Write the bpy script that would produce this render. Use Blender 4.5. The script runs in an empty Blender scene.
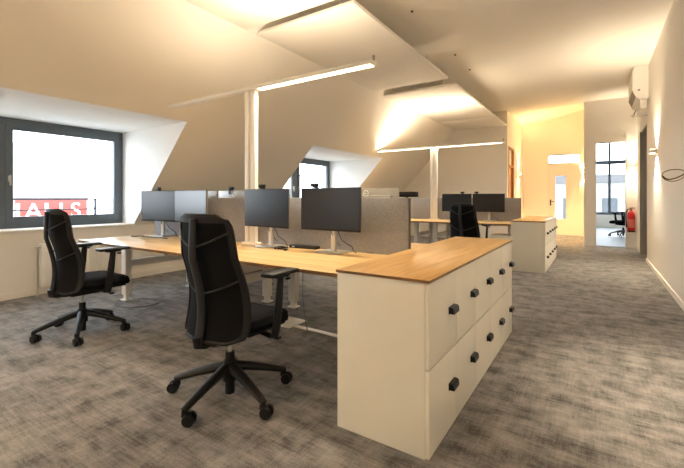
import bpy, bmesh, math, random
from mathutils import Vector, Matrix
random.seed(4)
PI = math.pi
R = math.radians
scene = bpy.context.scene
COL = scene.collection

# ------------------------------------------------------------------ helpers
def lin(c):
    if isinstance(c, str):
        c = [int(c[i:i + 2], 16) / 255 for i in (0, 2, 4)]
        c = [(x / 12.92 if x <= .04045 else ((x + .055) / 1.055) ** 2.4) for x in c]
    return (c[0], c[1], c[2], 1.0)

def new_mat(name):
    m = bpy.data.materials.new(name)
    m.use_nodes = True
    nt = m.node_tree
    return m, nt, nt.nodes['Principled BSDF']

def plain(name, col, rough=.5, metal=0., bump=0., bscale=200., spec=.5, var=0., vscale=3.):
    m, nt, b = new_mat(name)
    b.inputs['Base Color'].default_value = lin(col)
    b.inputs['Roughness'].default_value = rough
    b.inputs['Metallic'].default_value = metal
    b.inputs['Specular IOR Level'].default_value = spec
    if bump or var:
        tc = nt.nodes.new('ShaderNodeTexCoord')
    if bump:
        n = nt.nodes.new('ShaderNodeTexNoise'); n.inputs['Scale'].default_value = bscale
        n.inputs['Detail'].default_value = 3
        nt.links.new(tc.outputs['Object'], n.inputs['Vector'])
        bp = nt.nodes.new('ShaderNodeBump'); bp.inputs['Strength'].default_value = bump
        bp.inputs['Distance'].default_value = .002
        nt.links.new(n.outputs['Fac'], bp.inputs['Height'])
        nt.links.new(bp.outputs['Normal'], b.inputs['Normal'])
    if var:
        n2 = nt.nodes.new('ShaderNodeTexNoise'); n2.inputs['Scale'].default_value = vscale
        n2.inputs['Detail'].default_value = 5
        nt.links.new(tc.outputs['Object'], n2.inputs['Vector'])
        mx = nt.nodes.new('ShaderNodeMix'); mx.data_type = 'RGBA'
        c = lin(col)
        mx.inputs[6].default_value = tuple(x * (1 - var) for x in c[:3]) + (1,)
        mx.inputs[7].default_value = tuple(min(1, x * (1 + var)) for x in c[:3]) + (1,)
        nt.links.new(n2.outputs['Fac'], mx.inputs[0])
        nt.links.new(mx.outputs[2], b.inputs['Base Color'])
    return m

def emit(name, col, s):
    m, nt, b = new_mat(name)
    b.inputs['Base Color'].default_value = lin(col)
    b.inputs['Emission Color'].default_value = lin(col)
    b.inputs['Emission Strength'].default_value = s
    return m

def glass(name, tint=(.96, .98, .98)):
    m, nt, b = new_mat(name)
    nt.nodes.remove(b)
    out = nt.nodes['Material Output']
    t = nt.nodes.new('ShaderNodeBsdfTransparent'); t.inputs['Color'].default_value = (*tint, 1)
    g = nt.nodes.new('ShaderNodeBsdfGlossy'); g.inputs['Roughness'].default_value = .02
    mx = nt.nodes.new('ShaderNodeMixShader')
    f = nt.nodes.new('ShaderNodeFresnel'); f.inputs['IOR'].default_value = 1.35
    ge = nt.nodes.new('ShaderNodeNewGeometry')
    inv = nt.nodes.new('ShaderNodeMath'); inv.operation = 'SUBTRACT'; inv.inputs[0].default_value = 1
    nt.links.new(ge.outputs['Backfacing'], inv.inputs[1])
    mu = nt.nodes.new('ShaderNodeMath'); mu.operation = 'MULTIPLY'
    nt.links.new(f.outputs[0], mu.inputs[0]); nt.links.new(inv.outputs[0], mu.inputs[1])
    nt.links.new(mu.outputs[0], mx.inputs[0])
    nt.links.new(t.outputs[0], mx.inputs[1]); nt.links.new(g.outputs[0], mx.inputs[2])
    nt.links.new(mx.outputs[0], out.inputs['Surface'])
    return m

def wood(name, c1, c2, c3, along='X', rough=.28):
    m, nt, b = new_mat(name)
    tc = nt.nodes.new('ShaderNodeTexCoord')
    mp = nt.nodes.new('ShaderNodeMapping')
    mp.inputs['Scale'].default_value = (1.1, 14, 14) if along == 'X' else (14, 1.1, 14)
    nt.links.new(tc.outputs['Object'], mp.inputs['Vector'])
    n = nt.nodes.new('ShaderNodeTexNoise'); n.inputs['Scale'].default_value = 1.6
    n.inputs['Detail'].default_value = 8; n.inputs['Roughness'].default_value = .62
    n.inputs['Distortion'].default_value = .4
    nt.links.new(mp.outputs[0], n.inputs['Vector'])
    # board lamella variation across the grain
    sep = nt.nodes.new('ShaderNodeSeparateXYZ'); nt.links.new(tc.outputs['Object'], sep.inputs[0])
    mu = nt.nodes.new('ShaderNodeMath'); mu.operation = 'MULTIPLY'; mu.inputs[1].default_value = 6.5
    nt.links.new(sep.outputs[1 if along == 'X' else 0], mu.inputs[0])
    fl = nt.nodes.new('ShaderNodeMath'); fl.operation = 'FLOOR'; nt.links.new(mu.outputs[0], fl.inputs[0])
    wn = nt.nodes.new('ShaderNodeTexWhiteNoise'); wn.noise_dimensions = '1D'
    nt.links.new(fl.outputs[0], wn.inputs['W'])
    ad = nt.nodes.new('ShaderNodeMath'); ad.operation = 'MULTIPLY_ADD'
    ad.inputs[1].default_value = .16; nt.links.new(wn.outputs['Value'], ad.inputs[0])
    nt.links.new(n.outputs['Fac'], ad.inputs[2])
    cr = nt.nodes.new('ShaderNodeValToRGB')
    e = cr.color_ramp.elements
    e[0].position = .36; e[0].color = lin(c1)
    e[1].position = .78; e[1].color = lin(c3)
    k = e.new(.56); k.color = lin(c2)
    nt.links.new(ad.outputs[0], cr.inputs[0])
    nt.links.new(cr.outputs[0], b.inputs['Base Color'])
    b.inputs['Roughness'].default_value = rough
    return m

def carpet(name, cols):
    m, nt, b = new_mat(name)
    N = nt.nodes.new; L = nt.links.new
    tc = N('ShaderNodeTexCoord')
    def noise(s, scale=1.0, det=6, rough=.62, dist=0.):
        mp = N('ShaderNodeMapping'); mp.inputs['Scale'].default_value = s; L(tc.outputs['Object'], mp.inputs['Vector'])
        n = N('ShaderNodeTexNoise'); n.inputs['Scale'].default_value = scale; n.inputs['Detail'].default_value = det
        n.inputs['Roughness'].default_value = rough; n.inputs['Distortion'].default_value = dist
        L(mp.outputs[0], n.inputs['Vector']); return n.outputs['Fac']
    def math_(op, a, b, c=None):
        m_ = N('ShaderNodeMath'); m_.operation = op
        for k, v in enumerate((a, b, c)):
            if v is None: continue
            if isinstance(v, (int, float)): m_.inputs[k].default_value = v
            else: L(v, m_.inputs[k])
        return m_.outputs[0]
    a = noise((7, 70, 1), 1.0, 4, .65); c = noise((70, 7, 1), 1.0, 4, .65)
    b1 = noise((3.6, 9, 1), 1.0, 5, .62); b2 = noise((10, 4.0, 1), 1.0, 5, .62)
    pile = noise((170, 170, 1), 1.0, 2)
    v = math_('MULTIPLY_ADD', b1, .62, math_('MULTIPLY', b2, .42))
    v = math_('MULTIPLY_ADD', a, .34, v)
    v = math_('MULTIPLY_ADD', c, .22, v)
    v = math_('MULTIPLY_ADD', pile, .40, v)
    s3v = math_('MULTIPLY', v, .5)
    cr = N('ShaderNodeValToRGB'); e = cr.color_ramp.elements
    e[0].position = .425; e[0].color = lin(cols[0]); e[1].position = .595; e[1].color = lin(cols[2])
    k = e.new(.50); k.color = lin(cols[1])
    L(s3v, cr.inputs[0]); L(cr.outputs[0], b.inputs['Base Color'])
    b.inputs['Roughness'].default_value = .95
    b.inputs['Specular IOR Level'].default_value = .15
    b.inputs['Sheen Weight'].default_value = .15
    bp = N('ShaderNodeBump'); bp.inputs['Strength'].default_value = .5; bp.inputs['Distance'].default_value = .004
    L(pile, bp.inputs['Height']); L(bp.outputs['Normal'], b.inputs['Normal'])
    return m

class MB:
    def __init__(s): s.bm = bmesh.new()
    def box(s, c, d, bev=0., seg=2, rot=None):
        M = Matrix.Translation(c)
        if rot is not None: M = M @ rot.to_4x4()
        M = M @ Matrix.Diagonal((d[0], d[1], d[2], 1))
        g = bmesh.ops.create_cube(s.bm, size=1, matrix=M)
        if bev > 0:
            es = list({e for v in g['verts'] for e in v.link_edges})
            bmesh.ops.bevel(s.bm, geom=es, offset=min(bev, .49 * min(d)), segments=seg, affect='EDGES', profile=.5)
        return s
    def bx(s, a, b, bev=0., seg=2):
        return s.box([(a[i] + b[i]) / 2 for i in range(3)], [abs(b[i] - a[i]) for i in range(3)], bev, seg)
    def cyl(s, p0, p1, r0, r1=None, n=20):
        r1 = r0 if r1 is None else r1
        p0, p1 = Vector(p0), Vector(p1)
        d = p1 - p0
        q = d.to_track_quat('Z', 'Y').to_matrix().to_4x4()
        M = Matrix.Translation((p0 + p1) / 2) @ q
        bmesh.ops.create_cone(s.bm, cap_ends=True, segments=n, radius1=r0, radius2=r1, depth=d.length, matrix=M)
        return s
    def sph(s, c, r, sc=(1, 1, 1), n=16):
        M = Matrix.Translation(c) @ Matrix.Diagonal((*[r * k for k in sc], 1))
        bmesh.ops.create_uvsphere(s.bm, u_segments=n, v_segments=max(6, n // 2), radius=1, matrix=M)
        return s
    def tube(s, pts, r, n=10, closed=False, flat=1.0):
        pts = [Vector(p) for p in pts]
        rings = []
        N = len(pts)
        up = Vector((0, 0, 1))
        prev = None
        for i, p in enumerate(pts):
            if closed: t = pts[(i + 1) % N] - pts[i - 1]
            else: t = pts[min(i + 1, N - 1)] - pts[max(i - 1, 0)]
            t.normalize()
            if prev is None:
                a = t.cross(up)
                if a.length < 1e-3: a = t.cross(Vector((1, 0, 0)))
                a.normalize()
            else:
                a = prev - t * prev.dot(t); a.normalize()
            prev = a
            b = t.cross(a)
            rr = r[i] if isinstance(r, (list, tuple)) else r
            rings.append([s.bm.verts.new(p + a * rr * math.cos(2 * PI * k / n) + b * rr * flat * math.sin(2 * PI * k / n)) for k in range(n)])
        M = N if closed else N - 1
        for i in range(M):
            A, B = rings[i], rings[(i + 1) % N]
            for k in range(n):
                s.bm.faces.new((A[k], A[(k + 1) % n], B[(k + 1) % n], B[k]))
        if not closed:
            s.bm.faces.new(rings[0][::-1]); s.bm.faces.new(rings[-1])
        return s
    def prism(s, poly, lo, hi, axis='y'):
        def P(a, b, h):
            return (a, h, b) if axis == 'y' else ((h, a, b) if axis == 'x' else (a, b, h))
        A = [s.bm.verts.new(P(a, b, lo)) for a, b in poly]
        B = [s.bm.verts.new(P(a, b, hi)) for a, b in poly]
        s.bm.faces.new(A); s.bm.faces.new(B[::-1])
        n = len(poly)
        for i in range(n):
            s.bm.faces.new((A[i], B[i], B[(i + 1) % n], A[(i + 1) % n]))
        return s
    def shell(s, f, nu, nv, th):
        """thick sheet: f(u,v)->(point, normal), u,v in 0..1"""
        A = []; B = []
        for i in range(nu + 1):
            ra = []; rb = []
            for j in range(nv + 1):
                p, nn = f(i / nu, j / nv)
                p = Vector(p); nn = Vector(nn).normalized()
                ra.append(s.bm.verts.new(p + nn * th / 2)); rb.append(s.bm.verts.new(p - nn * th / 2))
            A.append(ra); B.append(rb)
        for i in range(nu):
            for j in range(nv):
                s.bm.faces.new((A[i][j], A[i + 1][j], A[i + 1][j + 1], A[i][j + 1]))
                s.bm.faces.new((B[i][j], B[i][j + 1], B[i + 1][j + 1], B[i + 1][j]))
        for i in range(nu):
            s.bm.faces.new((A[i][0], B[i][0], B[i + 1][0], A[i + 1][0]))
            s.bm.faces.new((A[i][nv], A[i + 1][nv], B[i + 1][nv], B[i][nv]))
        for j in range(nv):
            s.bm.faces.new((A[0][j], A[0][j + 1], B[0][j + 1], B[0][j]))
            s.bm.faces.new((A[nu][j], B[nu][j], B[nu][j + 1], A[nu][j + 1]))
        return s
    def build(s, name, m, parent=None, loc=None, rz=0., smooth=True):
        bmesh.ops.remove_doubles(s.bm, verts=s.bm.verts, dist=1e-6)
        bmesh.ops.recalc_face_normals(s.bm, faces=s.bm.faces)
        me = bpy.data.meshes.new(name)
        s.bm.to_mesh(me); s.bm.free()
        if smooth:
            for p in me.polygons: p.use_smooth = True
            me.set_sharp_from_angle(angle=R(35))
        me.materials.append(m)
        o = bpy.data.objects.new(name, me)
        COL.objects.link(o)
        if parent is not None: o.parent = parent
        if loc is not None: o.location = loc
        o.rotation_euler.z = rz
        return o

def thing(name, label, cat, loc=(0, 0, 0), rz=0., group=None):
    o = bpy.data.objects.new(name, None)
    o.empty_display_size = .1
    COL.objects.link(o)
    o.location = loc; o.rotation_euler.z = rz
    return tag(o, label, cat, group)

def tag(o, label, cat, group=None):
    o['label'] = label; o['category'] = cat
    if group: o['group'] = group
    return o

def struct(o):
    o['kind'] = 'structure'
    return o

def copy_tree(o, parent=None):
    c = o.copy(); COL.objects.link(c)
    c.parent = parent
    for ch in list(o.children): copy_tree(ch, c)
    return c

def dup(o, label, loc, rz=0.):
    c = copy_tree(o)
    c.location = loc; c.rotation_euler.z = rz
    c['label'] = label
    return c

def light(kind, name, loc, power, col, rot=(0, 0, 0), parent=None, **kw):
    l = bpy.data.lights.new(name, kind)
    l.energy = power; l.color = col
    for k, v in kw.items(): setattr(l, k, v)
    o = bpy.data.objects.new(name, l); COL.objects.link(o)
    o.location = loc; o.rotation_euler = rot
    if parent is not None: o.parent = parent
    return o

# ------------------------------------------------------------------ materials
WARM = (1.0, .82, .59)
WARM2 = (1.0, .62, .24)
M = dict(
    wall=plain('wall_paint', 'efebe4', .9, bump=.05, bscale=90, spec=.2),
    ceil=plain('ceiling_paint', 'ece8e0', .9, bump=.05, bscale=90, spec=.2),
    sail=plain('sail_board', 'f4f1ea', .92, spec=.15),
    dormer=plain('dormer_white', 'f0f0ee', .85, spec=.2),
    trim=plain('trim_white', 'ece8e0', .5),
    carpet=carpet('carpet_tiles', ('413f3e', '757372', '979390')),
    oak=wood('oak_desk', 'c49f66', 'd8b680', 'e6cb9a', 'X'),
    oakY=wood('oak_worktop', 'b98d4e', 'd0a768', 'dfbe86', 'Y'),
    oakedge=wood('oak_door', 'a8713a', 'b98247', 'c99459', 'X', .5),
    oakband=wood('oak_edge_band', '6e4d2a', '846038', '9a7448', 'X'),
    cab=plain('cabinet_white', 'e9e6da', .5, spec=.35),
    white=plain('white_metal', 'e4e2dc', .4),
    silver=plain('silver_metal', 'c9c8c5', .32, .75),
    backgrey=plain('monitor_back_silver', '8f8e8b', .38, .5),
    black=plain('black_plastic', '0d0d0e', .5, spec=.35),
    base=plain('black_nylon', '0e0e0e', .45, spec=.35),
    blackm=plain('black_metal', '1a1a1b', .35, .3),
    mesh=plain('black_mesh_fabric', '09090a', .85, bump=.4, bscale=500, spec=.2),
    seat=plain('charcoal_fabric', '141418', .95, bump=.4, bscale=350, spec=.15),
    frame=plain('chair_frame_plastic', '1c1c1d', .5, spec=.4),
    screen=plain('screen_glass', '0c0d0f', .30, spec=.55),
    screen2=plain('screen_glass_soft', '1c1f23', .28, spec=1.0),
    felt=plain('grey_felt', '93949a', .95, bump=.9, bscale=160, spec=.1, var=.30, vscale=70),
    felt2=plain('grey_felt_dark', '7c756b', .95, bump=.7, bscale=160, spec=.1, var=.1, vscale=70),
    trimdark=plain('dark_edge_trim', '4e4a45', .6),
    winframe=plain('anthracite_frame', '566069', .4),
    rail=plain('rail_steel', '4b5055', .5, .4),
    glass=glass('window_glass'),
    rad=plain('radiator_white', 'f6f4ee', .45),
    red=plain('extinguisher_red', 'c01518', .3),
    brass=plain('brass_wire', '7c5a22', .35, .8),
    greydoor=plain('grey_door_frame', '8a8680', .6),
    led=emit('led_diffuser', (1.0, .82, .58), 3.0),
    led2=emit('led_lens', (1.0, .72, .40), 12.0),
    signred=plain('sign_red', (.34, .030, .020), .5),
    signwhite=plain('sign_white', 'f6f4f0', .6),
    bldg=plain('building_render', (.30, .30, .29), .9),
    bldgwin=plain('building_window', (.05, .06, .07), .3),
    roof=plain('building_roof', (.10, .10, .105), .9),
    ground=plain('street_ground', 'b5b5b2', .95),
    cable=plain('black_cable', '1c1c1c', .6),
    greycable=plain('grey_cable', '6b6b6b', .6),
    rose=plain('dark_fixing', '5c4a34', .6),
)

# ------------------------------------------------------------------ room shell
XL, XR = -5.8, .78          # knee wall, right wall
ZC = 3.62                   # flat ceiling
YN, YF = -6.2, 11.5         # near and far wall
XK = -2.09                  # end of the far partition
SL = 1.062
def zs(x): return .805 + SL * (x - XL)
def xs(z): return XL + (z - .805) / SL
XD = xs(2.2)                # where a dormer ceiling meets the slope
XW = -6.1                   # window plane
D = [(.15, 3.13), (5.79, 8.65), (-5.49, -2.51)]  # last range is an unseen dormer, added behind the camera for more daylight

struct(MB().bx((-6.3, YN - .2, -.2), (4.1, 20.2, 0)).build('floor', M['carpet']))
struct(MB().bx((XL - .5, YN, 0), (XL, YF, .79)).build('wall_left', M['wall']))
T = .25
def slope_strip(mb, z0, z1, y0, y1):
    a, b = xs(z0), xs(z1)
    mb.prism([(a, z0), (b, z1), (b - T, z1 + T), (a - T, z0 + T)], y0, y1)
sl = MB()
e = [YN] + sorted(v for d in D for v in d) + [YF]
for i in range(0, len(e), 2): slope_strip(sl, .79, ZC + .02, e[i], e[i + 1])
for d in D: slope_strip(sl, 2.2, ZC + .02, d[0], d[1])
struct(sl.build('wall_slope', M['wall'], smooth=False))
for i, d in enumerate(D):
    w = MB()
    for y, s in ((d[0], -1), (d[1], 1)):
        w.prism([(XL, .79), (XD, 2.2), (XW - .25, 2.2), (XW - .25, .79)], y, y - s * .015)
    w.bx((XW - .25, d[0], 2.2), (XD, d[1], 2.24))
    struct(w.build('wall_dormer_%d' % (i + 1), M['dormer'], smooth=False))
struct(MB().bx((xs(ZC) - .4, YN, ZC), (XR + .2, YF + .15, ZC + .15)).build('ceiling', M['ceil']))
# right wall with its recessed door
w = MB()
w.bx((XR, YN, 0), (XR + .25, 9.22, ZC)).bx((XR, 10.4, 0), (XR + .25, YF, ZC)).bx((XR, 9.22, 2.6), (XR + .25, 10.4, ZC))
struct(w.build('wall_right', M['wall'], smooth=False))
struct(MB().bx((XL - .5, YN - .2, 0), (XR + .25, YN, ZC)).build('wall_near', M['wall']))
# far wall: partition left, piece with glazed doorway right
w = MB()
w.prism([(XL - .4, 0), (XK, 0), (XK, ZC), (xs(ZC), ZC), (XL - .4, .7)], YF, YF + .15)
struct(w.build('wall_far', M['wall'], smooth=False))
DX0, DX1, DZ = -.07, .60, 2.60
w = MB()
w.bx((-.28, YF, 0), (DX0, YF + .15, 4.3)).bx((DX1, YF, 0), (4.0, YF + .15, 4.3)).bx((DX0, YF, DZ), (DX1, YF + .15, 4.3))
struct(w.build('wall_back', M['wall'], smooth=False))
# entry corridor beyond the opening
YE = 14.3
EX0, EX1 = -1.375, -.425
w = MB()
w.bx((XK - .15, YF + .15, 0), (XK, 11.68, 4.3)).bx((XK - .15, 12.5, 0), (XK, YE, 4.3)).bx((XK - .15, 11.68, 2.66), (XK, 12.5, 4.3))
struct(w.build('wall_corridor_left', M['wall'], smooth=False))
struct(MB().bx((-.28, YF + .15, 0), (-.18, YE, 4.3)).build('wall_corridor_right', M['wall']))
w = MB()
w.bx((XK - .15, YE, 0), (EX0, YE + .15, 4.3)).bx((EX1, YE, 0), (-.18, YE + .15, 4.3)).bx((EX0, YE, 2.64), (EX1, YE + .15, 4.3))
struct(w.build('wall_corridor_end', M['wall'], smooth=False))
bm = MB()
q = [(XK - .1, YF, 3.62), (-.2, YF, 3.62), (-.2, YE + .1, 4.0), (XK - .1, YE + .1, 3.58)]
A = [bm.bm.verts.new(p) for p in q]; B = [bm.bm.verts.new((p[0], p[1], p[2] + .6)) for p in q]
bm.bm.faces.new(A); bm.bm.faces.new(B[::-1])
for i in range(4): bm.bm.faces.new((A[i], B[i], B[(i + 1) % 4], A[(i + 1) % 4]))
struct(bm.build('ceiling_corridor', M['ceil'], smooth=False))
# room behind the glazed doorway
struct(MB().bx((-.18, YF + .15, 3.75), (4.0, 19.2, 3.9)).build('ceiling_meeting', M['ceil']))
struct(MB().bx((3.9, YF + .15, 0), (4.05, 19.2, 3.8)).build('wall_meeting_right', M['wall']))
struct(MB().bx((-.28, YE, 0), (-.18, 19.2, 3.8)).build('wall_meeting_left', M['wall']))
struct(MB().bx((-.28, 19.0, 0), (4.0, 19.2, .52)).build('wall_meeting_end', M['trim']))
struct(MB().bx((-.18, YF + .16, 0), (3.9, 19.0, .004)).build('floor_meeting', plain('pale_floor', '8f959b', .45, var=.06)))
# base boards
b = MB(); b.bx((XL, YN, 0), (XL + .015, YF, .075)); struct(b.build('baseboard_left', M['trim']))
b = MB(); b.bx((XR - .015, YN, 0), (XR, 9.22, .07)); struct(b.build('baseboard_right', M['trim']))
b = MB(); b.bx((DX1 + .06, YF - .015, 0), (XR - .015, YF, .07)).bx((XL + .02, YF - .015, 0), (XK, YF, .07)); struct(b.build('baseboard_far', M['trim']))
b = MB(); b.bx((XK, 12.55, 0), (XK + .015, YE, .07)).bx((XK + .015, YE - .015, 0), (EX0 - .05, YE, .07)); struct(b.build('baseboard_corridor', M['trim']))
# window sills
for i, d in enumerate(D):
    struct(MB().bx((XW - .02, d[0], .79), (XL + .035, d[1], .82), .004).build('trim_sill_%d' % (i + 1), M['trim']))

# ---------------------------------------------------------- dormer windows
def dormer_window(n, d):
    y0, y1 = d; ym = (y0 + y1) / 2 - .01
    e = bpy.data.objects.new('window_%d' % n, None); COL.objects.link(e); e.location = (XW, ym, .82)
    struct(e)
    z0, z1 = 0.0, 1.38
    a, bb = y0 - ym, y1 - ym
    f = MB(); t = .07
    f.bx((-.07, a, z0), (0, a + t, z1)).bx((-.07, bb - t, z0), (0, bb, z1)).bx((-.069, a + t, z0), (-.001, bb - t, z0 + t)).bx((-.069, a + t, z1 - t), (-.001, bb - t, z1)).bx((-.068, -.07, z0), (.004, .07, z1))
    f.build('frame', M['winframe'], e, smooth=False)
    for k, (p, q) in enumerate(((a + t, -.07), (.07, bb - t))):
        s = MB(); u = .075
        s.bx((-.055, p, z0 + t), (.014, p + u, z1 - t), .006).bx((-.055, q - u, z0 + t), (.014, q, z1 - t), .006)
        s.bx((-.055, p + u, z0 + t), (.013, q - u, z0 + t + u)).bx((-.055, p + u, z1 - t - u), (.013, q - u, z1 - t))
        so = s.build('sash', M['winframe'], e, smooth=False)
        MB().bx((-.03, p + u, z0 + t + u), (-.022, q - u, z1 - t - u)).build('pane', M['glass'], so, smooth=False)
        h = MB(); hy = q - u / 2 if k == 0 else p + u / 2
        h.box((.02, hy, .62), (.014, .03, .07), .004).box((.045, hy, .60), (.014, .018, .13), .005).cyl((.02, hy, .63), (.048, hy, .63), .008)
        h.build('window_handle', M['silver'], so)
    return e
for i, d in enumerate(D): dormer_window(i + 1, d)

# ---------------------------------------------------------- doors
def end_door():
    e = bpy.data.objects.new('door_1', None); COL.objects.link(e); e.location = (EX0, YE, 0); struct(e)
    W = EX1 - EX0
    f = MB(); f.bx((0, .0, 0), (.05, .12, 2.64)).bx((W - .05, 0, 0), (W, .12, 2.64)).bx((.05, 0, 2.26), (W - .05, .12, 2.31)).bx((.05, 0, 2.6), (W - .05, .12, 2.64))
    f.build('door_frame', M['trim'], e, smooth=False)
    gx0, gx1, gz0, gz1 = .235, .53, .52, 1.92
    l = MB(); l.bx((.05, .03, 0.005), (gx0, .08, 2.26)).bx((gx1, .03, .005), (W - .05, .08, 2.26)).bx((gx0, .03, .005), (gx1, .08, gz0)).bx((gx0, .03, gz1), (gx1, .08, 2.26))
    lo = l.build('door_leaf', M['trim'], e, smooth=False)
    MB().bx((gx0, .05, gz0), (gx1, .058, gz1)).build('pane', M['glass'], lo, smooth=False)
    MB().cyl((.10, .03, 1.08), (.10, -.03, 1.08), .011).box((.15, -.035, 1.08), (.13, .018, .02), .006).box((.10, .026, 1.05), (.04, .008, .2), .003).build('door_handle', M['blackm'], lo)
    tl = MB().bx((.05, .05, 2.31), (W - .05, .058, 2.6)).build('pane', M['glass'], e, smooth=False)
    MB().bx((.05, .03, 2.31), (W - .05, .09, 2.335)).bx((.05, .03, 2.58), (W - .05, .09, 2.6)).bx((.62, .03, 2.335), (.635, .09, 2.58)).build('transom_frame', M['winframe'], e, smooth=False)
end_door()
# timber door in the left corridor wall
e = bpy.data.objects.new('door_2', None); COL.objects.link(e); e.location = (XK, 11.68, 0); struct(e)
f = MB(); f.bx((-.12, 0, 0), (.012, .06, 2.66)).bx((-.12, .76, 0), (.012, .82, 2.66)).bx((-.12, .06, 2.6), (.012, .76, 2.66)).bx((-.12, .06, 2.1), (.008, .76, 2.15))
f.build('door_frame', M['oakedge'], e, smooth=False)
MB().bx((-.09, .06, .005), (-.05, .76, 2.1)).build('door_leaf', M['oakedge'], e, smooth=False)
MB().bx((-.09, .06, 2.15), (-.05, .76, 2.6)).build('transom_panel', M['wall'], e, smooth=False)
# recessed grey door in the right wall
e = bpy.data.objects.new('door_3', None); COL.objects.link(e); e.location = (XR, 9.22, 0); struct(e)
f = MB(); f.bx((.0, 0, 0), (.2, .05, 2.6)).bx((-.02, 1.13, 0), (.2, 1.18, 2.6)).bx((0, .05, 2.55), (.2, 1.13, 2.6))
f.build('door_frame', M['greydoor'], e, smooth=False)
lo = MB().bx((.13, .05, .005), (.18, 1.13, 2.55)).build('door_leaf', M['greydoor'], e, smooth=False)
MB().cyl((.13, .2, 1.05), (.07, .2, 1.05), .01).box((.07, .26, 1.05), (.018, .13, .02), .005).build('door_handle', M['silver'], lo)
# glazed doorway lining
b = MB(); b.bx((DX0, YF - .02, 0), (DX0 + .05, YF + .17, DZ)).bx((DX1 - .03, YF - .02, 0), (DX1, YF + .17, DZ)).bx((DX0 + .05, YF - .02, DZ - .04), (DX1 - .03, YF + .17, DZ))
struct(b.build('trim_1', M['trim'], smooth=False))
# window wall of the far room
e = bpy.data.objects.new('window_9', None); COL.objects.link(e); e.location = (0, 19.05, .52); struct(e)
f = MB(); f.bx((-.2, 0, 0), (3.9, .09, .1)).bx((-.2, 0, 2.05), (3.9, .09, 2.2)).bx((-.2, 0, 3.15), (3.9, .09, 3.25))
for x in (-.2, .37, 1.9, 3.1, 3.8): f.bx((x, .001, .1), (x + .09, .089, 3.15))
f.build('frame', M['winframe'], e, smooth=False)
MB().bx((-.2, .04, .1), (3.9, .048, 3.15)).build('pane', M['glass'], e, smooth=False)

# ------------------------------------------------------------------ ceiling sails
sails = [(YN + .3, .05, 'white ceiling sail nearest the camera, only partly in view'), (.25, 3.25, 'large white ceiling sail ahead of the first gap in the ceiling'),
         (3.41, 6.44, 'white ceiling sail above the right end of the first T-shaped lamp'),
         (6.85, 10.06, 'white ceiling sail lit brightly above the second T-shaped lamp'),
         (10.11, 11.48, 'short white ceiling sail against the far partition wall')]
for (a, b, lab) in sails:
    o = MB().bx((-3.52, a, 3.215), (-2.10, b, 3.255), .004).build('ceiling_sail', M['sail'])
    for x in (-3.0, -2.4):
        for y in (a + .2, b - .2): MB().cyl((x, y, 3.25), (x, y, ZC), .006, n=8).build('suspension_rod', M['silver'], o)
    tag(o, lab, 'ceiling panel', 'suspended ceiling sails')
o = MB().bx((-3.30, 6.52, 3.30), (-2.62, 6.60, 3.36), .004).bx((-3.30, 6.70, 3.30), (-2.62, 6.76, 3.36), .004).bx((-2.98, 6.60, 3.34), (-2.92, 6.70, ZC)).build('ceiling_rail', M['greydoor'])
tag(o, 'narrow double rail in the gap between two ceiling sails', 'ceiling rail')
for (y, lab) in ((4.68, 'small dark ceiling fixing nearest the camera'), (6.5, 'small dark ceiling fixing in the middle of the line of three'), (7.4, 'small dark ceiling fixing farthest along the line of three')):
    o = MB().cyl((-2.0, y, ZC), (-2.0, y, ZC - .012), .02, .016).cyl((-2.0, y, ZC - .012), (-2.0, y, ZC - .022), .008).build('ceiling_fixing', M['rose'])
    tag(o, lab, 'ceiling fixing', 'dark fixings on the ceiling')

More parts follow.
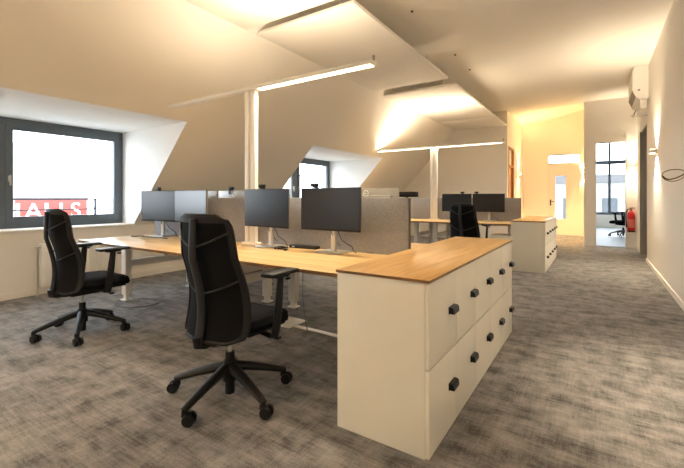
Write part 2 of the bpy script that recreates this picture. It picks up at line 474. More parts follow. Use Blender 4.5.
# ------------------------------------------------------------------ office chair
def make_chair():
    t = thing('office_chair', 'x', 'chair')
    # five star base
    hub = MB()
    hub.cyl((0, 0, .10), (0, 0, .215), .040, .034, 24)
    for k in range(5):
        a = 2 * PI * k / 5
        c, s_ = math.cos(a), math.sin(a)
        pts = [(c * r_, s_ * r_, z) for r_, z in ((.02, .178), (.10, .160), (.20, .128), (.29, .096), (.322, .082))]
        hub.tube(pts, [.033, .029, .024, .020, .018], 10, flat=.95)
        hub.cyl((c * .315, s_ * .315, .055), (c * .315, s_ * .315, .090), .018, .015, 12)
    for v_ in hub.bm.verts: v_.co.x *= 1.09; v_.co.y *= 1.09
    bo = hub.build('star_base', M['base'], t)
    for k in range(5):
        a = 2 * PI * k / 5
        cm = MB()
        for s_ in (-1, 1):
            cm.cyl((.02, s_ * .010, .030), (.02, s_ * .027, .030), .030, .027, 20)
        cm.box((.006, 0, .05), (.05, .018, .03), .008)
        cm.cyl((0, 0, .045), (0, 0, .060), .009, n=10)
        co = cm.build('caster', M['black'], bo)
        co.location = (math.cos(a) * .343, math.sin(a) * .343, 0); co.scale = (1.12, 1.12, 1.12)
        co.rotation_euler.z = a + (.5, -.7, 1.1, .2, 2.0)[k]
    g = MB(); g.cyl((0, 0, .02), (0, 0, .27), .029, .027, 24); g.build('gas_column', M['base'], t)
    g = MB(); g.cyl((0, 0, .27), (0, 0, .35), .014, n=16); g.build('gas_piston', M['silver'], t)
    # mechanism
    FW = .075
    m = MB()
    m.box((0, .02, .375), (.17, .28, .06), .018).box((0, -.09, .375), (.12, .16, .05), .018)
    m.tube([(0, -.12, .375), (0, -.19, .370), (0, -.232, .38), (0, -.245, .43)], [.030, .034, .032, .026], 12, flat=.8)
    m.box((0, .05 + FW, .405), (.40, .32, .022), .008)
    m.build('seat_mechanism', M['black'], t)
    for s_ in (-1, 1):
        lv = MB(); lv.cyl((s_ * .08, .10, .375), (s_ * .25, .12, .365), .007, n=10).box((s_ * .265, .125, .365), (.05, .035, .016), .006)
        lv.build('lever', M['black'], t)
    # seat cushion
    s = MB()
    NU, NV = 22, 22
    top = []; bot = []
    for i in range(NU + 1):
        rt = []; rb = []
        for j in range(NV + 1):
            u = -1 + 2 * i / NU; v = -1 + 2 * j / NV
            # squircle mapping
            x = u * math.sqrt(1 - .34 * v * v * v * v); y = v * math.sqrt(1 - .34 * u ** 4)
            ed = max(abs(u), abs(v))
            dome = (1 - ed ** 6)
            z = .445 + .055 * dome ** .5 + .012 * abs(u) ** 2 - .03 * max(0, v) ** 3
            rt.append(s.bm.verts.new((x * .25, .035 + FW + y * .245, z)))
            rb.append(s.bm.verts.new((x * .245, .035 + FW + y * .24, .412 - .02 * max(0, v) ** 3 + .02 * ed ** 6)))
        top.append(rt); bot.append(rb)
    for i in range(NU):
        for j in range(NV):
            s.bm.faces.new((top[i][j], top[i + 1][j], top[i + 1][j + 1], top[i][j + 1]))
            s.bm.faces.new((bot[i][j], bot[i][j + 1], bot[i + 1][j + 1], bot[i + 1][j]))
    for i in range(NU):
        s.bm.faces.new((top[i][0], bot[i][0], bot[i + 1][0], top[i + 1][0]))
        s.bm.faces.new((top[i][NV], top[i + 1][NV], bot[i + 1][NV], bot[i][NV]))
    for j in range(NV):
        s.bm.faces.new((top[0][j], top[0][j + 1], bot[0][j + 1], bot[0][j]))
        s.bm.faces.new((top[NU][j], bot[NU][j], bot[NU][j + 1], top[NU][j + 1]))
    s.build('seat', M['seat'], t)
    # back shell : curved mesh, frame, spine and straps
    Z0, Z1 = .395, 1.105
    def yc(z):
        k = (z - Z0) / (Z1 - Z0)
        return -.225 + .015 + .045 * math.sin(PI * min(1, k * 1.5)) - .035 * k ** 1.6
    def hw(z):
        k = (z - Z0) / (Z1 - Z0)
        w_ = .265 - .060 * k
        tz = 2 * k - 1
        return w_ * (max(0., 1 - abs(tz) ** 12)) ** (1 / 5)
    def bp(u, v):
        z = Z0 + (Z1 - Z0) * (.004 + .992 * v)
        a = -1 + 2 * u
        x = a * hw(z)
        y = yc(z) + .085 * (x / .25) ** 2
        nx = -2 * .085 * x / .0625
        return (x, y, z), (nx, 1, .12)
    s = MB(); s.shell(bp, 18, 26, .012)
    bk = s.build('backrest', M['mesh'], t)
    # rim following the outline of the shell
    rim = []
    n = 24
    for i in range(n + 1): rim.append(bp(0, i / n)[0])
    for i in range(1, 12): rim.append(bp(i / 12, 1)[0])
    for i in range(n + 1): rim.append(bp(1, 1 - i / n)[0])
    for i in range(1, 12): rim.append(bp(1 - i / 12, 0)[0])
    r_ = MB(); r_.tube(rim, .011, 8, closed=True)
    def band(u, v):
        p, nn = bp(u, .945 + .052 * v)
        return (p[0], p[1] - .003, p[2]), nn
    r_.shell(band, 18, 4, .020)
    for (ua, ub) in ((0, .05), (.95, 1)):
        def side(u, v, ua=ua, ub=ub):
            p, nn = bp(ua + (ub - ua) * u, .02 + .95 * v)
            return (p[0], p[1] - .004, p[2]), nn
        r_.shell(side, 3, 26, .020)
    r_.build('back_frame', M['black'], bk)
    sp = MB()
    pts = []; rr = []
    for k in range(17):
        z = .375 + (1.085 - .375) * k / 16
        y = yc(max(z, Z0)) - .024 - .022 * math.sin(PI * min(1, max(0, (z - .45) / .62)))
        pts.append((0, y, z)); rr.append(.032 - .007 * k / 16)
    sp.tube(pts, rr, 12, flat=.55)
    sp.build('spine', M['frame'], bk)
    for z in (.93, .665):
        st = MB(); p = []
        for k in range(17):
            a = -1 + 2 * k / 16
            zz = z + .085 * abs(a) ** 1.5
            x = a * hw(zz) * .98
            ys = yc(zz) + .085 * (x / .25) ** 2
            ysp = yc(z) - .024 - .022 * math.sin(PI * min(1, max(0, (z - .45) / .62)))
            f_ = min(1, abs(a) ** .8)
            p.append((x, (ysp - .006) * (1 - f_) + (ys - .008) * f_, zz))
        st.tube(p, .006, 8)
        st.build('strap', M['frame'], bk)
    # arms
    for s_ in (-1, 1):
        a = MB()
        a.tube([(s_ * .14, .09, .395), (s_ * .245, .09, .380), (s_ * .282, .09, .39), (s_ * .29, .095, .46), (s_ * .29, .115, .60), (s_ * .29, .13, .738)],
               [.020, .022, .030, .032, .029, .024], 10, flat=.62)
        a.box((s_ * .29, .13, .735), (.05, .12, .014), .006)
        ao = a.build('armrest', M['black'], t)
        pd = MB(); pd.box((s_ * .285, .135, .753), (.092, .26, .024), .011, 3)
        pd.build('arm_pad', M['base'], ao)
        kn = MB(); kn.box((s_ * .312, .17, .715), (.02, .03, .014), .004); kn.build('height_button', M['base'], ao)
    return t

def star_rot(t, deg):
    for c in t.children:
        if c.name.startswith('star_base'): c.rotation_euler.z = R(deg) - t.rotation_euler.z
chair0 = make_chair()
chair0['group'] = 'black mesh office chairs'
chair0.location = (-1.865, 1.59, 0); chair0.rotation_euler.z = R(2)
chair0['label'] = 'nearest black mesh office chair, standing left of the long white cabinet row'
star_rot(chair0, -10)
c = dup(chair0, 'black mesh office chair in front of the large dormer window and radiator', (-3.84, 1.61, 0), R(-2)); star_rot(c, -29)
c = dup(chair0, 'black mesh office chair mostly hidden behind the first bench, only casters showing underneath', (-3.95, 4.12, 0), R(175)); star_rot(c, 20)
c = dup(chair0, 'black mesh office chair at the second bench, its back in front of two monitors', (-1.83, 6.60, 0), R(-8)); star_rot(c, 5)
c = dup(chair0, 'black office chair in the bright room beyond the glazed doorway, cut off by its jamb', (.68, 14.9, 0), R(70)); star_rot(c, 40)

# ------------------------------------------------------------------ bench desks
def make_bench(x0, x1, legs, label):
    xm = (x0 + x1) / 2
    t = thing('bench_desk', label, 'desk', (xm, 2.835, 0), 0, 'white-legged oak bench desks')
    for s_ in (-1, 1):
        a, b = (-.882, -.003) if s_ < 0 else (.003, .882)
        MB().bx((x0 - xm, a, .715), (x1 - xm, b, .74), .003).build('tabletop', M['oak'], t)
        yb = a if s_ < 0 else b
        MB().bx((x0 - xm + .001, yb - .0015, .716), (x1 - xm - .001, yb + .0015, .7385)).build('edge_band', M['oakband'], t)
        for x in legs:
            l = MB()
            l.box((x - xm, s_ * .43, .39), (.095, .07, .65), .006)
            l.box((x - xm, s_ * .43, .055), (.065, .045, .10), .004)
            l.box((x - xm, s_ * .43, .008), (.10, .10, .016), .004)
            l.build('leg', M['white'], t)
    for x in legs:
        MB().box((x - xm, 0, .43), (.045, .79, .085), .005).build('cross_beam', M['white'], t)
    for s_ in (-1, 1):
        m = MB(); m.bx((legs[0] - xm + .0, s_ * .43 - .02, .675), (legs[1] - xm, s_ * .43 + .02, .715), .004)
        m.build('top_rail', M['white'], t)
    return t
benchL = make_bench(-4.76, -2.945, (-4.62, -3.19), 'oak bench desk with white legs, left half of the near island by the window')
benchR = make_bench(-2.935, -1.195, (-2.79, -1.34), 'oak bench desk with white legs, right half of the near island beside the cabinets')
DY = 5.31
def shift(o, label, dy=DY):
    c = copy_tree(o); c.location = (o.location.x, o.location.y + dy, o.location.z); c['label'] = label
    return c
shift(benchL, 'oak bench desk of the far island, left half behind the felt divider')
shift(benchR, 'oak bench desk of the far island beside the smaller cabinet block')

def make_divider(x0, x1, label):
    xm = (x0 + x1) / 2; h = (x1 - x0) / 2
    t = thing('desk_divider', label, 'divider', (xm, 2.835, .74), 0, 'grey felt desk dividers')
    MB().bx((-h, -.0215, 0), (h, .0215, .463), .006).build('felt_panel', M['felt'], t)
    MB().bx((h, -.014, .01), (h + .008, .014, .458), .002).build('edge_trim', M['trimdark'], t)
    MB().bx((-h - .008, -.014, .01), (-h, .014, .458), .002).build('edge_trim', M['trimdark'], t)
    for x in (-h * .6, h * .6): MB().bx((x - .03, -.0275, 0), (x + .03, .0275, .006), .002).build('clamp', M['trimdark'], t)
    return t
divL = make_divider(-4.74, -2.945, 'grey felt desk divider behind the two monitors near the window')
divR = make_divider(-2.93, -1.235, 'grey felt desk divider behind the two middle monitors, ending by the cabinets')
shift(divL, 'far grey felt divider on the left half of the far island')
shift(divR, 'far grey felt divider behind the pair of monitors by the cabinet block')

# ------------------------------------------------------------------ T-shaped lamps
def make_lamp(label, loc, up=(-1.38, 1.40), strip=(.12, 1.40), power=30., down=8., spread=150):
    t = thing('tee_lamp', label, 'lamp', loc, 0, 'T-shaped office lamps')
    # loc is at the desk top
    H = 1.55
    p = MB(); p.bx((-.075, -.022, .012), (-.020, .022, H), .005).bx((.020, -.022, .012), (.075, .022, H), .005).bx((-.02, -.008, .012), (.02, .008, H))
    p.build('pole', M['white'], t)
    MB().bx((-.11, -.03, 0), (.11, .03, .012), .003).build('foot_plate', M['white'], t)
    b = MB(); b.bx((-1.40, -.04, H), (1.42, .04, H + .035), .005)
    b.build('crossbar', M['white'], t)
    MB().bx((strip[0], -.030, H - .006), (strip[1], .030, H - .0005)).build('led_strip', M['led'], t)
    s = MB().box((1.415, 0, H + .055), (.016, .03, .045), .004); s.build('presence_sensor', M['greydoor'], t)
    u = MB().bx((up[0] + .02, -.03, H + .0355), (up[1] - .02, .03, H + .039)).build('uplight_lens', M['trim'], t)
    ln = up[1] - up[0]
    light('AREA', 'uplight', ((up[0] + up[1]) / 2, 0, H + .045), power, WARM, (PI, 0, 0), t, shape='RECTANGLE', size=ln, size_y=.06, spread=R(spread))
    ls = strip[1] - strip[0]
    light('AREA', 'downlight', ((strip[0] + strip[1]) / 2, 0, H - .012), down, WARM, (0, 0, 0), t, shape='RECTANGLE', size=ls, size_y=.06, spread=R(140))
    return t
make_lamp('tall white T-shaped lamp on the near island, pole behind the middle monitor', (-2.94, 2.783, .74), up=(.0, 1.0), power=10, down=11, spread=168)
make_lamp('white T-shaped lamp on the far island, glowing where its bar meets the slope', (-2.95, 8.093, .74), up=(-1.38, .8), power=14, strip=(-1.36, 1.38), down=11, spread=155)

make_lamp('unseen white T-shaped lamp added as fill light on the bench behind the camera', (-2.94, 2.783 - DY, .74), power=27, strip=(-1.36, 1.38), down=55)  # extra lamp out of view, added to light the front of the room
shift(benchL, 'unseen oak bench desk added under the fill lamp behind the camera, half by the window', -DY)  # unseen bench, added only to carry the fill lamp
shift(benchR, 'unseen oak bench desk added under the fill lamp behind the camera, half by the aisle', -DY)  # second unseen bench half, added with the fill lamp
# ------------------------------------------------------------------ monitors
def text_mesh(txt, size, extrude, name, m, parent, mat4):
    cu = bpy.data.curves.new(name, 'FONT'); cu.body = txt; cu.size = size; cu.extrude = extrude
    cu.align_x = 'CENTER'; cu.align_y = 'CENTER'
    o = bpy.data.objects.new(name, cu); COL.objects.link(o)
    bpy.context.view_layer.update()
    me = bpy.data.meshes.new_from_object(o.evaluated_get(bpy.context.evaluated_depsgraph_get()))
    bpy.data.objects.remove(o); bpy.data.curves.remove(cu)
    me.transform(mat4)
    me.materials.clear(); me.materials.append(m)
    n = bpy.data.objects.new(name, me); COL.objects.link(n); n.parent = parent
    return n

def make_monitor(label, scr):
    """stands on desk; screen faces -Y; local origin at foot"""
    t = thing('monitor', label, 'monitor', (0, 0, 0), 0, 'computer monitors')
    W, Hh, zc = .61, .362, .365
    p = MB(); p.box((0, -.046, zc), (W, .018, Hh), .004).box((0, -.026, zc - .01), (W - .12, .03, Hh - .10), .014)
    po = p.build('housing', M['backgrey'], t)
    b = MB().box((0, -.0558, zc), (W - .002, .003, Hh - .002), .001); b.build('bezel', M['black'], po)
    s = MB().bx((-W / 2 + .008, -.0585, zc - Hh / 2 + .018), (W / 2 - .008, -.0572, zc + Hh / 2 - .008)); s.build('screen', scr, po, smooth=False)
    lg = MB()
    ring = [(.026 * math.cos(a), -.0097, zc + .135 + .026 * math.sin(a)) for a in [2 * PI * k / 24 for k in range(24)]]
    lg.tube(ring, .0028, 6, closed=True); lr = lg.build('logo', M['white'], po)
    text_mesh('DELL', .017, .001, 'logo', M['white'], po, Matrix.Translation((0, -.0097, zc + .135)) @ Matrix.Rotation(PI, 4, 'Z') @ Matrix.Rotation(PI / 2, 4, 'X'))
    n = MB(); n.box((0, .012, .19), (.048, .03, .36), .008)
    n.cyl((-.0, -.02, zc - .01), (0, .02, zc - .01), .035, n=20)
    n.build('stand_neck', M['silver'], t)
    f = MB(); f.box((0, .0, .006), (.235, .185, .011), .004); f.build('stand_foot', M['silver'], t)
    c = MB(); c.tube([(.03, -.02, zc - .09), (.04, .0, .22), (.035, .03, .16), (.06, .045, .10), (.10, .055, .075), (.15, .06, .05), (.17, .06, .012), (.21, .03, .006)], .0035, 8)
    c.tube([(-.02, -.02, zc - .09), (-.03, -.005, .21), (-.005, -.006, .15), (-.002, .032, .10), (.04, .05, .05)], .003, 8)
    c.build('cable', M['cable'], t)
    return t
Zt = .74
mA = make_monitor('dark monitor with webcam just right of the lamp pole', M['screen']); mA.location = (-2.60, 2.700, Zt); mA.rotation_euler.z = R(-4)
def mon(label, loc, rz=0., base=mA):
    return dup(base, label, loc, R(rz))
mon('dark monitor nearest the white cabinets on the near island', (-1.87, 2.70, Zt), 0)
mC = make_monitor('pale shining monitor behind the nearest chair, second from the window', M['screen2']); mC.location = (-3.745, 2.695, Zt); mC.rotation_euler.z = R(-3)
mon('grey-screened monitor farthest left, beside the dormer window', (-4.37, 2.70, Zt), 7)
mon('monitor seen from behind, lowest top edge peeking over the divider near the window', (-4.10, 3.02, Zt - .0), 176)
mon('silver monitor back peeking over the divider left of the lamp pole', (-3.44, 2.985, Zt), 180)
mon('silver monitor back with round logo above the felt divider right of the middle monitors', (-1.72, 2.985, Zt), 180)
mon('left one of the two dark monitors on the far island', (-2.42, 2.70 + DY, Zt), 0)
mon('right one of the two dark monitors on the far island', (-1.79, 2.70 + DY, Zt), 0)

def make_webcam(label, loc, rz=0.):
    t = thing('webcam', label, 'webcam', loc, rz, 'webcams on the monitors')
    MB().box((0, 0, .022), (.085, .026, .030), .011, 3).build('body', M['black'], t)
    MB().cyl((0, -.012, .022), (0, -.017, .022), .009, n=14).build('lens', M['screen'], t)
    MB().bx((-.018, -.014, -.004), (.018, .03, .008), .003).bx((-.018, .026, -.05), (.018, .031, 0), .002).build('clip', M['black'], t)
    return t
ZM = Zt + .365 + .181 + .0055
wc0 = make_webcam('webcam on the monitor just right of the lamp pole', (-2.66, 2.652, ZM))
dup(wc0, 'webcam on the grey monitor farthest left', (-4.38, 2.652, ZM), R(7))
dup(wc0, 'webcam on the silver monitor back left of the lamp pole', (-3.53, 3.033, ZM), R(180))
dup(wc0, 'small webcam on the dark monitor nearest the cabinets', (-2.03, 2.652, ZM))
dup(wc0, 'webcam on the left dark monitor of the far island', (-2.30, 2.652 + DY, ZM), R(3))
dup(wc0, 'webcam on the right dark monitor of the far island', (-2.02, 2.652 + DY, ZM), 0)

# dark gadget peeking over the right end of the divider
t = thing('conference_bar', 'black box peeking above the right end of the near felt divider', 'camera bar', (-1.36, 3.10, .74))
MB().bx((-.09, -.02, .468), (.075, .05, .515), .008).build('body', M['black'], t)
MB().cyl((-.02, .015, .01), (-.02, .015, .47), .012, n=12).build('stem', M['blackm'], t)
MB().cyl((-.02, .015, 0), (-.02, .015, .012), .07, .065, 24).build('foot', M['blackm'], t)

# docks and loose cables on the near island
t = thing('docking_station', 'flat black docking box against the divider between the two middle monitors', 'dock', (-2.235, 2.765, .74), R(2))
MB().box((0, 0, .014), (.30, .075, .028), .006).build('body', M['black'], t)
MB().box((-.1, -.038, .014), (.03, .002, .01), .0005).build('port', M['silver'], t)
def cable(name, pts, r, m, label, cat='cable', group=None):
    # smooth the polyline with Catmull-Rom
    P = [Vector(p) for p in pts]; out = []
    for i in range(len(P) - 1):
        p0, p1, p2, p3 = P[max(i - 1, 0)], P[i], P[i + 1], P[min(i + 2, len(P) - 1)]
        for k in range(6):
            u = k / 6
            out.append(.5 * ((2 * p1) + (p2 - p0) * u + (2 * p0 - 5 * p1 + 4 * p2 - p3) * u * u + (3 * p1 - p0 - 3 * p2 + p3) * u ** 3))
    out.append(P[-1])
    return tag(MB().tube(out, r, 8).build(name, m), label, cat, group)
cable('cable_bundle', [(-2.42, 2.70, .745), (-2.43, 2.62, .746), (-2.34, 2.63, .752), (-2.37, 2.69, .747), (-2.44, 2.66, .755), (-2.42, 2.57, .746), (-2.30, 2.60, .745), (-2.27, 2.53, .745)], .005, M['cable'], 'tangled black cables on the desk right of the middle monitor foot')
cable('cable_bundle', [(-4.62, 2.46, .746), (-4.54, 2.56, .746), (-4.46, 2.50, .750), (-4.30, 2.545, .746), (-4.20, 2.56, .746), (-4.0, 2.53, .746)], .006, M['cable'], 'black cable lying on the desk before the grey monitor by the window')
cable('floor_cable', [(-4.60, 2.28, .006), (-4.45, 2.20, .006), (-4.25, 2.26, .006), (-4.15, 2.45, .006), (-4.25, 2.60, .006), (-4.42, 2.58, .006), (-4.55, 2.50, .006)], .006, M['greycable'], 'grey cable looping on the carpet at the left desk leg')
cable('hanging_cable', [(-2.12, 2.60, .714), (-2.12, 2.61, .60), (-2.15, 2.63, .40), (-2.16, 2.68, .15), (-2.18, 2.74, .01)], .004, M['greycable'], 'thin grey cable hanging from the underside of the desk')
o = MB().bx((-2.62, 2.70, 0), (-2.36, 2.95, .012), .003).build('floor_outlet_plate', M['trim']); tag(o, 'white square floor plate under the near bench desk', 'floor plate')
o = MB().bx((-2.355, 2.755, 0), (-1.2, 2.80, .012), .004).build('cable_duct', M['trim']); tag(o, 'thin white cable duct on the carpet leading to the cabinets', 'cable duct')
o = MB().box((-4.62, 2.96, .4892), (.04, .14, .032), .006).build('power_box', M['black']); tag(o, 'small black power box on the cross beam under the desk near the window', 'power box')

# ------------------------------------------------------------------ cabinets
def make_unit(label, w=.41):
    """local: front faces +X, near side at y=0, floor origin at front edge"""
    t = thing('cabinet_unit', label, 'cabinet', (0, 0, 0), 0, 'white filing cabinet units')
    H = .811
    b = MB(); b.bx((-.503, .001, 0), (-.020, w - .001, H), .0015)
    b.build('body', M['cab'], t)
    for (za, zb) in ((.005, .408), (.414, .807)):
        d = MB(); d.bx((-.019, .003, za), (0, w - .003, zb), .0015)
        do = d.build('door', M['cab'], t)
        h = MB()
        # cup pull : half dome shell open below, on a back plate
        yc_, zc_ = w - .085, (.617 if za > .2 else .225)
        h.prism([(0, .020), (.018, .020), (.026, .012), (.029, -.002), (.029, -.014), (.025, -.014), (.024, -.003), (.016, .014), (0, .014)], -.042, .042)
        h.prism([(0, .019), (.018, .019), (.026, .011), (.028, -.013), (.0, -.013)], -.046, -.041)
        h.prism([(0, .019), (.018, .019), (.026, .011), (.028, -.013), (.0, -.013)], .041, .046)
        h.box((.002, 0, .002), (.004, .09, .038), .001)
        for v_ in h.bm.verts: v_.co.y += yc_; v_.co.z += zc_
        h.build('handle', M['blackm'], do)
    return t
ordn = ['nearest the camera', 'second from the camera', 'in the middle', 'second from the far end', 'at the far end']
u0 = None
Y0 = 1.685
for k in range(5):
    lab = 'white two-door cabinet unit %s in the long near cabinet row' % ordn[k]
    if u0 is None: u0 = make_unit(lab); u0.location = (-.638, Y0, 0)
    else: dup(u0, lab, (-.638, Y0 + .41 * k, 0))
Y2 = 6.88
for k in range(5):
    dup(u0, 'white two-door cabinet unit %s in the small far cabinet row' % ordn[k], (-.69, Y2 + .41 * k, 0))
def worktop(x, y, label):
    t = thing('cabinet_worktop', label, 'worktop', (x, y, .811), 0, 'oak tops on the cabinet rows')
    MB().bx((-.508, -.006, 0), (.004, 2.056, .015), .001).build('board', M['oakY'], t)
    MB().bx((.0035, -.007, .0005), (.005, 2.056, .0135)).bx((-.508, -.007, .0005), (.0035, -.0055, .0135)).build('edge_band', M['oakband'], t)
worktop(-.638, Y0, 'long oak worktop on the near cabinet row')
worktop(-.69, Y2, 'oak worktop on the far cabinet row')
# pedestal under the far bench
t = thing('pedestal', 'small white drawer pedestal under the far bench beside the cabinets', 'drawer unit', (-1.41, 7.44, 0))
MB().bx((-.20, -.20, .05), (.20, .20, .54), .004).build('body', M['cab'], t)
for z0, z1 in ((.06, .21), (.215, .365), (.37, .53)):
    do = MB().bx((-.195, -.218, z0), (.195, -.20, z1), .003).build('drawer', M['cab'], t)
for x in (-.16, .16):
    for y in (-.17, .17): MB().cyl((x - .01, y, .025), (x + .01, y, .025), .025, n=14).cyl((x, y, .03), (x, y, .055), .008, n=8).build('caster', M['black'], t)

# ------------------------------------------------------------------ radiators
def radiator(y0, y1, label):
    t = thing('radiator', label, 'radiator', (XL + .0015, y0, 0), 0, 'white panel radiators')
    L = y1 - y0
    MB().bx((.05, 0, .11), (.12, L, .64), .008).build('panel', M['rad'], t)
    g = MB()
    n = int(L / .045)
    for k in range(n):
        y = .03 + (L - .06) * (k + .5) / n
        g.bx((.12, y - .012, .15), (.126, y + .012, .60), .003)
    g.build('ribbing', M['rad'], t)
    for y in (.15, L - .19): MB().bx((0, y, .3), (.05, y + .04, .5)).build('bracket', M['rad'], t)
    v = MB().cyl((.085, -.05, .60), (.085, 0, .60), .016, n=14).cyl((.085, -.03, .60), (.085, -.03, .02), .008, n=10).cyl((.085, -.03, .015), (.085, -.03, 0), .014, n=10)
    v.build('valve', M['silver'], t)
radiator(1.93, 2.95, 'white panel radiator under the large dormer window')
radiator(6.6, 7.6, 'white panel radiator under the second dormer window')

# ------------------------------------------------------------------ wall fittings on the right
def sconce(label, loc, rz, p_up, p_dn, col=WARM, cone=84):
    """sticks out along local -Y from the wall"""
    t = thing('wall_sconce', label, 'wall lamp', loc, rz, 'up-and-down wall lamps')
    MB().bx((-.05, -.10, -.028), (.05, -.02, .028), .004).build('housing', M['white'], t)
    MB().bx((-.035, -.02, -.035), (.035, 0, .035), .003).build('wall_plate', M['white'], t)
    MB().bx((-.035, -.085, .0281), (.035, -.035, .031)).bx((-.035, -.085, -.031), (.035, -.035, -.0281)).build('lens', M['led2'], t)
    for s_, p in ((1, p_up), (-1, p_dn)):
        light('SPOT', 'sconce_beam', (0, -.06, s_ * .045), p, col, (PI if s_ > 0 else 0, 0, 0), t, spot_size=R(cone), spot_blend=.85, shadow_soft_size=.03)
    return t
sconce('white wall lamp on the right wall above the brass ring', (XR, 7.75, 1.93), R(-90), 48, 66, WARM, 125)
sconce('wall lamp above the red fire extinguisher', (.70, YF, 1.97), 0, 36, 36)
sconce('wall lamp on the end wall right of the entrance door', (-.36, YE, 1.92), 0, 20, 15, WARM2)
sconce('bright wall lamp on the left wall of the entrance corridor', (XK, 13.35, 1.98), R(90), 70, 70, WARM2)
sconce('unseen wall lamp added as fill light on the corridor wall behind the doorway wall', (-.28, 12.6, 1.98), R(-90), 36, 140, WARM2, 150)  # added out of view to brighten the corridor
sconce('unseen wall lamp added as fill light on the right wall beside the camera', (XR, 3.0, 1.93), R(-90), 24, 80)  # out of frame, added to fill the right side of the room
sconce('unseen wall lamp added as fill light on the right wall behind the camera', (XR, -1.5, 1.93), R(-90), 45, 80)  # unseen fill, added to lift the near part of the room

# brass ring on the wall
t = thing('wall_ring', 'thin brass wire ring sticking out from the right wall', 'wall hook', (XR, 5.38, 1.445))
t.rotation_euler.x = R(-32)
ring = [(-.10 + .095 * math.cos(a), .11 * math.sin(a), .006 * math.cos(2 * a)) for a in [2 * PI * k / 36 for k in range(36)]]
MB().tube(ring, .004, 8, closed=True).build('ring', M['brass'], t)
MB().tube([(-.012, -.03, .0), (-.03, .03, .012), (-.07, .085, .018), (-.12, .11, .016), (-.16, .085, .014), (-.185, .03, .008)], .007, 8).build('twist', M['brass'], t)
MB().cyl((-.012, 0, 0), (0, 0, 0), .022, n=18).build('wall_plate', M['brass'], t)

# air conditioner in the top corner
t = thing('air_conditioner', 'white air conditioner high on the right wall near the ceiling', 'air conditioner', (XR - .0015, 8.92, 2.98))
b = MB(); b.prism([(0, .04), (0, .66), (-.20, .66), (-.235, .56), (-.235, .22), (-.17, .06), (-.08, .0)], 0, 1.1)
b.build('housing', M['white'], t)
MB().prism([(-.236, .21), (-.19, .09), (-.183, .094), (-.229, .214)], .06, 1.04).build('louvre', M['greydoor'], t)
MB().box((-.14, -.006, .20), (.035, .012, .035), .003).build('indicator', M['greydoor'], t)
t2 = MB().bx((-.12, 0, -.14), (-.02, .10, 0.03), .004); t2.build('drain_cover', M['white'], t)
# emergency light plate
t = thing('emergency_light', 'small box lamp with black outline below the air conditioner', 'emergency light', (XR, 9.05, 2.70))
MB().bx((-.25, 0, .03), (.004, .03, .05), .001).build('arm', M['white'], t)
MB().box((-.21, .015, .10), (.012, .16, .14), .003, rot=Matrix.Rotation(R(20), 3, 'Y')).build('plate', M['white'], t)
MB().box((-.19, .10, .10), (.012, .012, .15), .002, rot=Matrix.Rotation(R(20), 3, 'Y')).build('edge', M['black'], t)

# fire extinguisher
t = thing('fire_extinguisher', 'red fire extinguisher on the wall right of the glazed doorway', 'fire extinguisher', (.672, YF - .085, .40))
b = MB()
prof = [(0, .0), (.06, .0), (.072, .015), (.075, .05), (.075, .38), (.068, .43), (.045, .47), (.025, .49), (.022, .51), (0, .51)]
n = 24
rings = [[b.bm.verts.new((r_ * math.cos(2 * PI * k / n), r_ * math.sin(2 * PI * k / n), z)) for k in range(n)] for r_, z in prof[1:-1]]
for i in range(len(rings) - 1):
    for k in range(n): b.bm.faces.new((rings[i][k], rings[i][(k + 1) % n], rings[i + 1][(k + 1) % n], rings[i + 1][k]))
b.bm.faces.new(rings[0][::-1]); b.bm.faces.new(rings[-1])
b.build('cylinder_body', M['red'], t)
MB().cyl((0, 0, .505), (0, 0, .55), .018, n=14).box((.02, -.01, .565), (.11, .022, .016), .004).box((.02, -.01, .54), (.09, .018, .01), .003).build('valve_handle', M['brass'], t)
MB().tube([(-.015, -.01, .545), (-.07, -.02, .53), (-.098, -.02, .44), (-.10, -.02, .30), (-.092, -.02, .16), (-.088, -.02, .10)], [.01, .011, .011, .011, .013, .016], 10).build('hose', M['black'], t)
MB().cyl((0, 0, .10), (0, 0, .30), .0765, n=24).build('label_band', plain('label_pinkish', 'd9756a', .5), t)
MB().bx((-.03, .06, .05), (.03, .085, .46), .004).build('wall_bracket', M['black'], t)
MB().cyl((0, 0, -.005), (0, 0, .03), .074, n=24).build('base_ring', M['black'], t)

# ------------------------------------------------------------------ outside
struct(MB().bx((-160, -120, -12.2), (120, 160, -12)).build('ground', M['ground']))
# guard rails in front of the dormers
for d, lab in ((D[0], 'dark guard rail outside the large dormer window'), (D[1], 'dark guard rail outside the second dormer window')):
    t = thing('guard_rail', lab, 'railing', (-6.45, d[0], .45), 0, 'window guard rails')
    L = d[1] - d[0]
    MB().cyl((0, 0, .735), (0, L, .735), .014, n=10).build('bar', M['rail'], t)
    MB().cyl((0, 0, .585), (0, L, .585), .010, n=10).build('bar', M['rail'], t)
    for y in (.03, L * .45, L - .25): MB().box((0, y, .37), (.02, .03, .74), .003).build('upright', M['rail'], t)
o = struct(MB().bx((XW - .9, YN, .25), (XW - .1, YF, .45)).build('trim_gutter', M['roof']))
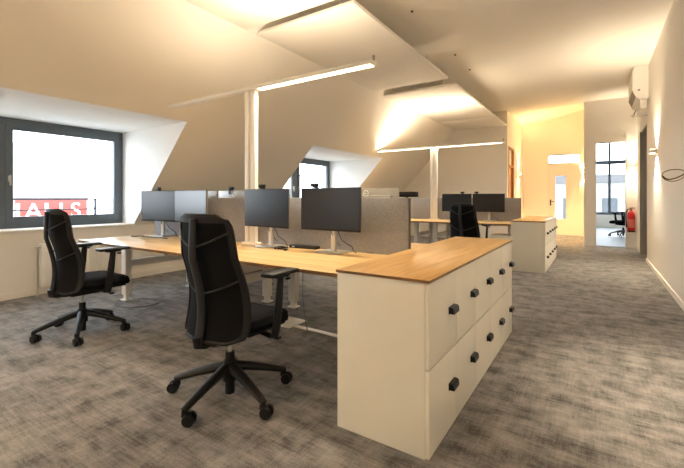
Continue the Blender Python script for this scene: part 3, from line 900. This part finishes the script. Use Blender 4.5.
# shop sign and house across the street
t = thing('shop_sign', 'red roof sign with white capital letters seen through the large window', 'sign', (-30, 9.6, -.45))
MB().bx((-.15, -2.3, 0), (0, 3.25, 1.52), .01).build('sign_board', M['signred'], t)
for ch, y, s in (('H', -1.05, 1.2), ('A', .16, 1.0), ('U', 1.27, 1.15), ('S', 2.55, 1.0)):
    text_mesh(ch, 1.45, .03, 'letter', M['signwhite'], t, Matrix.Translation((.02, y, .76)) @ Matrix.Rotation(PI / 2, 4, 'Z') @ Matrix.Rotation(PI / 2, 4, 'X') @ Matrix.Scale(s, 4, (1, 0, 0)))
for y in (-1.9, 0, 1.9): MB().bx((-.25, y - .05, -.25), (-.15, y + .05, 1.2)).build('post', M['rail'], t)
t = thing('house', 'pale flat-roofed house across the street behind the red sign', 'building', (-38.3, 12, -12), 0, 'pale houses outside')
MB().bx((-5, -14, 0), (7.9, 14, 11.3)).build('wall', M['bldg'], t, smooth=False)
MB().bx((-5.2, -14.2, 11.3), (8.0, 14.2, 11.5)).build('roof', M['roof'], t, smooth=False)
MB().bx((-4, -12, 11.5), (0, 4.5, 13.35)).build('roof_house', M['bldg'], t, smooth=False)
for y in (-10, -6, -2, 2, 6, 10): MB().bx((7.9, y - .8, 7.2), (7.96, y + .8, 9.4)).build('window', M['bldgwin'], t, smooth=False)
t = thing('lamp_mast', 'thin pale mast standing outside the large window', 'mast', (-26, 7.6, -12))
MB().cyl((0, 0, 0), (0, 0, 16.1), .07, .05, 10).build('mast', M['backgrey'], t)
MB().box((.0, .06, 16.1), (.2, .5, .12), .03).build('lamp_head', M['backgrey'], t)
# terrace railing seen through the second dormer
t = thing('terrace_railing', 'barred terrace railing outside the second dormer window', 'railing', (-11.6, 10.2, .35), R(33))
for k in range(36): MB().box((.05 + .12 * k, 0, .85), (.018, .018, 1.7), .002).build('bar', M['rail'], t)
MB().bx((0, -.025, 1.70), (4.3, .025, 1.75)).build('handrail', M['rail'], t)
MB().bx((-.2, -.3, -.25), (4.5, 3, 0)).build('terrace_slab', M['roof'], t)
for x in (.4, 3.9): MB().bx((x - .1, 1.0, -12.35), (x + .1, 1.2, -.25)).build('support', M['roof'], t)
# houses beyond the far room and the entrance
t = thing('house', 'pale facade with tall windows beyond the far room', 'building', (3, 36, -12), 0, 'pale houses outside')
MB().bx((-22, 0, 0), (22, 8, 14.4)).build('wall', M['bldg'], t, smooth=False)
MB().bx((-22.2, -.3, 14.4), (22.2, 8.2, 15.0)).build('cornice', M['roof'], t, smooth=False)
for z in (6.2, 10.9):
    for k in range(14): MB().bx((-20.4 + 2.6 * k - .5, -.06, z), (-20.4 + 2.6 * k + .5, .02, z + 2.3)).build('window', M['bldgwin'], t, smooth=False)

# ------------------------------------------------------------------ world, camera, view
w = bpy.data.worlds.new('overcast_sky'); scene.world = w; w.use_nodes = True
nt = w.node_tree
bg = nt.nodes['Background']
tc = nt.nodes.new('ShaderNodeTexCoord')
n = nt.nodes.new('ShaderNodeTexNoise'); n.inputs['Scale'].default_value = 3; n.inputs['Detail'].default_value = 5
nt.links.new(tc.outputs['Generated'], n.inputs['Vector'])
cr = nt.nodes.new('ShaderNodeValToRGB')
cr.color_ramp.elements[0].color = (.80, .88, 1.0, 1); cr.color_ramp.elements[1].color = (.95, .97, 1.0, 1)
nt.links.new(n.outputs['Fac'], cr.inputs[0]); nt.links.new(cr.outputs[0], bg.inputs['Color'])
bg.inputs['Strength'].default_value = 3.3
for d in D:
    light('AREA', 'window_portal', (XW - .1, (d[0] + d[1]) / 2, 1.5), 1, (1, 1, 1), (0, R(-90), 0), shape='RECTANGLE', size=1.36, size_y=d[1] - d[0]).data.cycles.is_portal = True

cam = bpy.data.cameras.new('camera'); co = bpy.data.objects.new('camera', cam); COL.objects.link(co)
co.location = (0, 0, 1.2); co.rotation_euler = (R(90), 0, R(33.4))
cam.sensor_width = 36; cam.lens = 36 * 387 / 684; cam.shift_y = -36 / 684
cam.clip_start = .05; cam.clip_end = 500
scene.camera = co
scene.view_settings.view_transform = 'Standard'; scene.view_settings.look = 'None'
scene.view_settings.exposure = 1.6; scene.view_settings.gamma = 1.0; scene.view_settings.use_curve_mapping = False
scene.cycles.use_denoising = True
scene.cycles.max_bounces = 10; scene.cycles.diffuse_bounces = 6
scene.cycles.transparent_max_bounces = 16
scene.cycles.sample_clamp_indirect = 8
